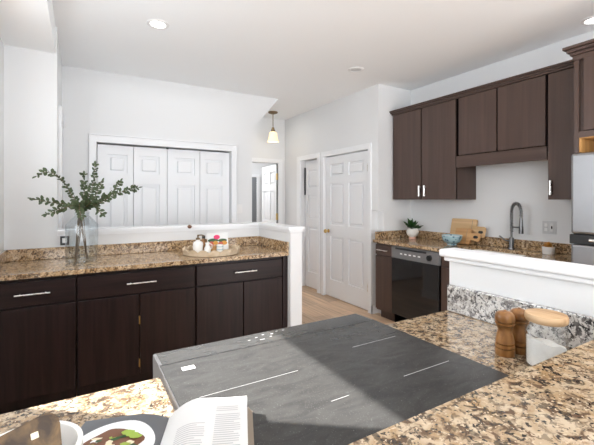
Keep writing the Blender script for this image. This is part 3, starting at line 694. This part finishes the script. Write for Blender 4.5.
# utensil crock and spatula
kx, ky = -.049, .457
t = thing('utensil_crock', 'white ceramic crock with wooden spatula at the near left corner', 'crock', (kx, ky, .9145))
b = BM(); lathe(b, [(0, 0), (.040, 0), (.044, .006), (.047, .19), (.052, .198), (.052, .208), (.047, .208), (.044, .195), (.040, .012), (0, .012)], (kx, ky, .9145), 48); obj('vessel', b, 'ceramic', t, smooth=True)
b = BM()
def arc(cx, cy, r, a0, a1, n=6): return [(cx+r*math.cos(a0+(a1-a0)*i/n), cy+r*math.sin(a0+(a1-a0)*i/n)) for i in range(n+1)]
poly = [(-.008, -.24), (.008, -.24), (.010, -.10)] + arc(.026, -.075, .012, -PI/2, 0) + arc(.032, -.012, .012, 0, PI/2) + arc(-.060, -.024, .012, PI/2, PI) + arc(-.026, -.075, .012, PI, 1.5*PI) + [(-.010, -.10)]
t = thing('wooden_spatula', 'mottled brown wooden spatula with pale hole standing in the white crock', 'spatula', (kx, ky, .93))
un = Vector((.10, -.80, .60)).normalized(); upv = (Vector((-.10, .0, 1)) - un*Vector((-.10, 0, 1)).dot(un)).normalized(); rv = upv.cross(un).normalized()
TOP = Vector((-.062, .425, 1.165))
prism(b, poly, TOP, rv, upv, -un, .007, .0018)
sp_o = obj('blade', b, 'olive', t)
b = BM(); obox(b, TOP+rv*.023-upv*.016+un*.0006, rv, upv, un, .003, .0028, .0006, .0005); obj('hole', b, 'print_cream', sp_o)

# ================================================================== THINGS ON THE BACK COUNTER
vx, vy, vz = .012, 3.17, .9105
t = thing('glass_vase', 'large clear glass jug vase holding eucalyptus branches on the back counter', 'vase', (vx, vy, vz))
b = BM(); lathe(b, [(0, 0), (.094, 0), (.102, .008), (.106, .06), (.108, .27), (.104, .285), (.060, .335), (.048, .345), (.048, .360), (.053, .366), (.050, .368), (.045, .360), (.045, .344), (.057, .332), (.101, .283), (.105, .27), (.103, .06), (.098, .012), (0, .012)], (vx, vy, vz), 48); obj('jug', b, 'vaseglass', t, smooth=True)
cTH, sTH = math.cos(TH), math.sin(TH)
def at(u, v, Y):
    l = (u-297)/F_PX; r = Vector((sTH+l*cTH, cTH-l*sTH, -(v-199.6)/F_PX)); return Vector((0,0,1.375)) + r*(Y/r.y)
neck = Vector((vx, vy, vz+.355))
def leaf(bm, p, d, up, L_, W):
    d = d.normalized(); s = d.cross(up).normalized(); n_ = s.cross(d).normalized()
    prof = [(0, .0), (.18, .55), (.45, 1), (.72, .85), (.92, .40), (1, 0)]
    l, c, r = [], [], []
    for a, w_ in prof:
        q = p + d*L_*a + n_*L_*.18*a*(1-a)
        c.append(bm.verts.new(q - n_*W*.15*w_))
        if w_ > 0: l.append(bm.verts.new(q+s*W*.5*w_)); r.append(bm.verts.new(q-s*W*.5*w_))
        else: l.append(None); r.append(None)
    for S_ in (l, r):
        for i in range(len(prof)-1):
            q = [v for v in (c[i], c[i+1], S_[i+1], S_[i]) if v is not None]
            if len(q) > 2: bm.faces.new(q if S_ is l else q[::-1])
def branch(pts, label, foot, leafscale=1, start=.35):
    pts = [Vector(p) for p in pts]
    ctrl = [foot, neck + Vector((random.uniform(-.018, .018), random.uniform(-.018, .018), 0))] + pts
    P = []
    for i in range(len(ctrl)-1):
        p0, p1, p2, p3 = ctrl[max(i-1, 0)], ctrl[i], ctrl[i+1], ctrl[min(i+2, len(ctrl)-1)]
        for k in range(8):
            s = k/8; P.append(.5*((2*p1)+(p2-p0)*s+(2*p0-5*p1+4*p2-p3)*s*s+(3*p1-p0-3*p2+p3)*s**3))
    P.append(ctrl[-1])
    t = thing('eucalyptus_branch', label, 'branch', tuple(foot), 'branches in the glass vase')
    b = BM(); tube(b, P, .0035, 7, .0012); obj('stem', b, 'stem', t, smooth=True)
    b = BM(); L_ = [0]
    for i in range(len(P)-1): L_.append(L_[-1]+(P[i+1]-P[i]).length)
    n1 = L_[8]; tot = L_[-1]; s = n1 + (tot-n1)*start
    while s < tot:
        i = max(j for j in range(len(P)-1) if L_[j] <= s); p = P[i].lerp(P[i+1], (s-L_[i])/(L_[i+1]-L_[i])); d = (P[i+1]-P[i]).normalized()
        a = random.uniform(0, PI)
        o1 = d.orthogonal().normalized(); o2 = d.cross(o1)
        for sg in (0, PI):
            e = o1*math.cos(a+sg)+o2*math.sin(a+sg)
            leaf(b, p, d*.55+e, Vector((random.uniform(-.6,.6), -.8, random.uniform(-.5,.7))), random.uniform(.034, .050)*leafscale, random.uniform(.021, .029)*leafscale)
        s += random.uniform(.014, .020)
    leaf(b, P[-1], P[-1]-P[-2], Vector((0, -.6, .8)), .04*leafscale, .02*leafscale)
    obj('leaves', b, 'leaf', t)
br_ = [
 ([at(72,196,3.14), at(62,180,3.10), at(48,172,3.08), at(37,176,3.06)], 'eucalyptus branch arching to the upper left, highest on the left side', .18),
 ([at(68,205,3.06), at(50,202,3.0), at(33,199,2.96)], 'eucalyptus branch reaching furthest left at mid height', .25),
 ([at(74,206,3.0), at(62,209,2.92), at(47,214,2.88)], 'lowest drooping eucalyptus branch on the left of the vase', .40),
 ([at(84,200,3.2), at(84,186,3.22), at(84,175,3.22)], 'short upright eucalyptus branch left of the tallest one', .15),
 ([at(88,198,3.18), at(94,180,3.2), at(95,165,3.2)], 'tallest upright eucalyptus branch in the middle of the vase', .15),
 ([at(100,199,3.14), at(112,193,3.10), at(120,182,3.08)], 'eucalyptus branch leaning right that ends below the longest right one', .15),
 ([at(100,203,3.06), at(118,193,3.0), at(138,188,2.96)], 'longest eucalyptus branch reaching far right across the closet doors', .2),
 ([at(94,205,3.1), at(100,212,3.06), at(102,214,3.05)], 'short eucalyptus sprig hanging low on the right of the vase neck', .2),
 ([at(80,203,3.08), at(79,206,3.02), at(81,216,3.0)], 'short eucalyptus sprig drooping over the vase neck', .1),
 ([at(90,203,3.1), at(95,196,3.05), at(102,182,3.02)], 'eucalyptus branch just right of the tallest one', .1),
]
feet = [(vx+.030, vy-.01), (vx+.036, vy-.02), (vx+.040, vy-.005), (vx-.035, vy-.01), (vx-.038, vy-.02), (vx-.042, vy-.01), (vx-.046, vy-.02), (vx-.040, vy), (vx+.034, vy+.006), (vx-.047, vy-.005)]
for (pts, lab, st), ft_ in zip(br_, feet): branch(pts, lab, Vector((ft_[0], ft_[1], vz+.02)), .86, st)
# tray set
tx, ty, tz = .985, 3.135, .9105
t = thing('scalloped_tray', 'round pale wooden tray with scalloped rim on the back counter', 'tray', (tx, ty, tz))
b = BM(); lathe(b, [(0, 0), (.225, 0), (.234, .004), (.234, .012), (0, .012)], (tx, ty, tz), 64); obj('base', b, 'traywood', t, smooth=True)
b = BM(); n = 192; a, c, a2, c2 = [], [], [], []
for i in range(n):
    an = 2*PI*i/n; h = .030+.024*abs(math.sin(an*8)); ro = .237; ri = .224
    a.append(b.verts.new((tx+ro*math.cos(an), ty+ro*math.sin(an), tz+.002))); c.append(b.verts.new((tx+(ro+.006)*math.cos(an), ty+(ro+.006)*math.sin(an), tz+h)))
    a2.append(b.verts.new((tx+ri*math.cos(an), ty+ri*math.sin(an), tz+.002))); c2.append(b.verts.new((tx+(ri+.004)*math.cos(an), ty+(ri+.004)*math.sin(an), tz+h)))
for i in range(n):
    j = (i+1) % n
    b.faces.new((a[i], a[j], c[j], c[i])); b.faces.new((a2[j], a2[i], c2[i], c2[j])); b.faces.new((c[i], c[j], c2[j], c2[i])); b.faces.new((a[j], a[i], a2[i], a2[j]))
obj('rim', b, 'traywood', t)
tt = tz+.0122
def on_tray(u, Y): p = at(u, 240, Y); return p.x, p.y
x_, y_ = on_tray(198, 3.16)
t = thing('soap_bottle', 'round white ceramic bottle with dark pump at the left of the tray', 'bottle', (x_, y_, tt))
b = BM(); lathe(b, [(0, 0), (.036, 0), (.041, .006), (.043, .07), (.036, .088), (.018, .098), (.017, .108), (0, .108)], (x_, y_, tt), 28); obj('body', b, 'ceramic', t, smooth=True)
b = BM(); lathe(b, [(0, .108), (.018, .108), (.018, .122), (.006, .124), (.006, .150), (0, .150)], (x_, y_, tt), 16); tube(b, [(x_, y_, tt+.146), (x_+.03, y_-.02, tt+.148), (x_+.045, y_-.03, tt+.138)], .005, 8); obj('pump', b, 'bronze', t, smooth=True)
x_, y_ = on_tray(203.5, 3.27)
t = thing('amber_bottle', 'small brown bottle standing behind the white pump bottle on the tray', 'bottle', (x_, y_, tt))
b = BM(); lathe(b, [(0, 0), (.022, 0), (.024, .005), (.024, .075), (.012, .095), (.012, .105), (0, .105)], (x_, y_, tt), 24); obj('body', b, 'amber', t, smooth=True)
b = BM(); lathe(b, [(0, .105), (.014, .105), (.014, .13), (0, .13)], (x_, y_, tt), 18); obj('cap', b, 'black', t, smooth=True)
x_, y_ = on_tray(207.5, 3.10)
t = thing('cream_jug', 'little white jug at the middle of the tray before the card', 'jug', (x_, y_, tt))
b = BM(); lathe(b, [(0, 0), (.026, 0), (.029, .006), (.027, .04), (.016, .066), (.020, .084), (.017, .084), (.013, .066), (0, .06)], (x_, y_, tt), 24); obj('body', b, 'ceramic', t, smooth=True)
b = BM(); tube(b, [(x_+.018, y_, tt+.075), (x_+.040, y_, tt+.065), (x_+.038, y_, tt+.035), (x_+.026, y_, tt+.025)], .004, 8); obj('handle', b, 'ceramic', t, smooth=True)
x_, y_ = on_tray(213.5, 3.14)
t = thing('wooden_cup', 'small tan cup on the tray in front of the card', 'cup', (x_, y_, tt))
b = BM(); lathe(b, [(0, 0), (.024, 0), (.027, .05), (.024, .05), (.021, .006), (0, .006)], (x_, y_, tt), 24); obj('body', b, 'board2', t, smooth=True)
x_, y_ = on_tray(220, 3.10)
t = thing('striped_mug', 'small white mug with blue bands at the right of the tray', 'mug', (x_, y_, tt))
b = BM(); lathe(b, [(0, 0), (.025, 0), (.028, .006), (.028, .062), (.025, .062), (.024, .008), (0, .008)], (x_, y_, tt), 28); obj('body', b, 'ceramic', t, smooth=True)
for z in (.018, .040): b = BM(); lathe(b, [(.0282, z), (.0288, z+.002), (.0288, z+.006), (.0282, z+.008)], (x_, y_, tt), 28, cap=False); obj('band', b, 'blueglaze', t, smooth=True)
# leaning card with fruit picture
p0 = at(207.8, 248, 3.20); p1 = at(228.5, 249, 3.20); x0, x1 = p0.x, p1.x; wd = x1-x0; hh = .152; tilt = .18
t = thing('recipe_card', 'white card with red flower and orange fruit picture leaning on the tray', 'card', ((x0+x1)/2, 3.20, tt))
def on_card(uu, vv, d): return Vector((x0+uu*wd, 3.20 + vv*hh*math.sin(tilt) - d*math.cos(tilt), tt+vv*hh*math.cos(tilt) + d*math.sin(tilt)+.001))
b = BM(); cx_ = Vector((1,0,0)); cu = Vector((0, math.sin(tilt), math.cos(tilt))); cn = Vector((0, -math.cos(tilt), math.sin(tilt)))
obox(b, on_card(.5, .5, .003), cx_, cu, cn, wd/2, hh/2, .0025, .001); obj('board', b, 'paper', t)
def blob(cu_, cv, ru, rv_, d, mat, name):
    b = BM(); q = [b.verts.new(on_card(cu_+ru*math.cos(2*PI*i/20), cv+rv_*math.sin(2*PI*i/20), d)) for i in range(20)]; b.faces.new(q); obj(name, b, mat, t)
blob(.27, .57, .25, .12, .0060, 'leaf2', 'printed_leaf'); blob(.72, .55, .22, .10, .0060, 'leaf2', 'printed_leaf')
blob(.45, .76, .15, .13, .0064, 'pink', 'printed_flower'); blob(.18, .40, .16, .12, .0064, 'print_red', 'printed_fruit'); blob(.80, .40, .15, .12, .0064, 'orange', 'printed_fruit'); blob(.62, .38, .12, .10, .0067, 'print_red', 'printed_fruit'); blob(.38, .42, .12, .12, .0067, 'orange', 'printed_fruit')
# round knob on the ledge of the half wall
p = at(189.3, 227.7, YB-.036)
b = BM(); lathe(b, [(0, -.016), (.010, -.014), (.018, -.006), (.020, .002), (.016, .012), (.006, .018), (0, .019)], (p.x, p.y-.012, 1.125), 20)
tag(obj('wooden_ball', b, 'knobwood', smooth=True, origin=(p.x, p.y, 1.11)), 'small dark brown ball against the white ledge above the tray', 'ornament')
# outlet on the low wall behind the vase
t = thing('wall_outlet', 'outlet with painted black shadow rim on the wall left of the glass vase', 'outlet', (-.108, YB, 1.05))
b = BM(); bx(b, -.135, -.075, YB-.007, YB-.0005, 1.012, 1.088, .002); obj('plate', b, 'black', t)  # black plate paints the shadow around the outlet cover
b = BM(); bx(b, -.122, -.090, YB-.010, YB-.006, 1.03, 1.068, .002); obj('socket', b, 'whiteplastic', t)

# ================================================================== THINGS ON THE SINK COUNTER
cz = .9115
x_, y_ = 3.36, 3.03
t = thing('potted_plant', 'leafy green plant in a round white footed pot on the sink counter', 'potted plant', (x_, y_, cz))
b = BM(); lathe(b, [(0, 0), (.038, 0), (.042, .008), (.036, .028), (0, .028)], (x_, y_, cz), 28); obj('pot_foot', b, 'pinkclay', t, smooth=True)
b = BM(); lathe(b, [(0, .028), (.036, .028), (.060, .050), (.070, .080), (.066, .110), (.052, .128), (.046, .128), (.046, .118), (0, .118)], (x_, y_, cz), 32); obj('pot', b, 'potwhite', t, smooth=True)
b = BM()
for k in range(46):
    a = random.uniform(0, 2*PI); e = random.uniform(.1, 1.3); d = Vector((math.cos(a)*math.cos(e), math.sin(a)*math.cos(e), math.sin(e)))
    st = Vector((x_, y_, cz+.118)) + d*random.uniform(.01, .055)
    leaf(b, st, d+Vector((0,0,.15)), Vector((0,0,1))+Vector((random.uniform(-.4,.4), random.uniform(-.4,.4), 0)), random.uniform(.06, .095), random.uniform(.04, .056))
obj('foliage', b, 'leaf2', t)
x_, y_ = 3.30, 2.455
t = thing('serving_bowl', 'pale blue footed bowl with dark dots in front of the cutting boards', 'bowl', (x_, y_, cz))
b = BM(); lathe(b, [(0, 0), (.046, 0), (.043, .010), (.050, .014), (.074, .028), (.091, .052), (.098, .078), (.100, .098), (.096, .098), (.093, .076), (.086, .054), (.068, .032), (0, .024)], (x_, y_, cz), 40); bw = obj('vessel', b, 'dotglaze', t, smooth=True)
b = BM(); lathe(b, [(.0955, .099), (.1, .0995), (.1, .0955), (.0975, .094)], (x_, y_, cz), 40, cap=False); obj('rim', b, 'ceramic', bw, smooth=True)
def leaning_board(y0, y1, base_x, hgt, lean, mat, label, hole):
    ang = math.asin(lean/hgt); up = Vector((math.sin(ang), 0, math.cos(ang))); nn = Vector((-math.cos(ang), 0, math.sin(ang)))
    t = thing('cutting_board', label, 'cutting board', (base_x, (y0+y1)/2, cz), 'cutting boards behind the bowl')
    Lb = y1-y0; hb = .10
    # u runs toward -Y (right in the photo), handle end on the right
    poly = arc(.012, .012, .012, PI, 1.5*PI) + arc(Lb-hb-.02, .02, .02, -PI/2, 0) + [(Lb-hb, hgt*.28)] + arc(Lb-.02, hgt*.36, .02, -PI/2, 0) + arc(Lb-.02, hgt*.64, .02, 0, PI/2) + [(Lb-hb, hgt*.72)] + arc(Lb-hb-.02, hgt-.02, .02, 0, PI/2) + arc(.012, hgt-.012, .012, PI/2, PI)
    b = BM(); prism(b, poly, (base_x, y1, cz+.001), (0,-1,0), up, nn, .018, .002); o = obj('board', b, mat, t)
    b = BM(); c0 = Vector((base_x, y1, cz)) + Vector((0,-1,0))*(Lb-.045) + up*hgt*.5 + nn*.0185
    prism(b, arc(-.012, 0, .014, PI/2, 1.5*PI) + arc(.012, 0, .014, -PI/2, PI/2), c0, (0,-1,0), up, nn, .0006); obj('handle_hole', b, 'slot_shade', o)  # dark patch paints the shade of the hole
    b = BM(); obox(b, Vector((base_x, y1, cz)) + Vector((0,-1,0))*(Lb-hb-.05) + up*hgt*.5 + nn*.0187, Vector((0,1,0)), up, nn, .0018, hgt*.46, .0004); obj('groove', b, 'kraft', o)
leaning_board(2.225, 2.625, 3.488, .262, .062, 'lightwood', 'large pale cutting board leaning against the wall behind the bowl', True)
leaning_board(2.235, 2.52, 3.425, .165, .05, 'board2', 'smaller honey coloured cutting board in front of the large pale one', True)
x_, y_ = 3.445, 1.615
t = thing('small_planter', 'little white pot with orange succulent right of the faucet', 'potted plant', (x_, y_, cz))
b = BM(); lathe(b, [(0, 0), (.042, 0), (.045, .004), (.048, .062), (.044, .062), (.042, .05), (0, .05)], (x_, y_, cz), 28); obj('pot', b, 'ceramic', t, smooth=True)
b = BM()
for k in range(34):
    a = random.uniform(0, 2*PI); e = random.uniform(.2, 1.4); d = Vector((math.cos(a)*math.cos(e), math.sin(a)*math.cos(e), math.sin(e)))
    leaf(b, Vector((x_, y_, cz+.05))+d*.015, d, Vector((0,0,1))+Vector((random.uniform(-.4,.4), 0, 0)), random.uniform(.03, .045), .018)
obj('succulent', b, 'orange', t)
t = thing('wall_outlet', 'double white outlet plate on the wall between faucet and refrigerator', 'outlet', (XR, 1.665, 1.13))
b = BM(); bx(b, XR-.006, XR-.0005, 1.612, 1.722, 1.072, 1.186, .002); obj('plate', b, 'greyplate', t)
b = BM(); bx(b, XR-.010, XR-.005, 1.632, 1.655, 1.095, 1.165, .002); obj('socket', b, 'whiteplastic', t)
b = BM(); bx(b, XR-.012, XR-.009, 1.638, 1.649, 1.118, 1.142, .001); obj('plug', b, 'black', t)
for z in (1.095, 1.135): b = BM(); bx(b, XR-.009, XR-.005, 1.680, 1.705, z, z+.03, .002); obj('socket', b, 'whiteplastic', t)
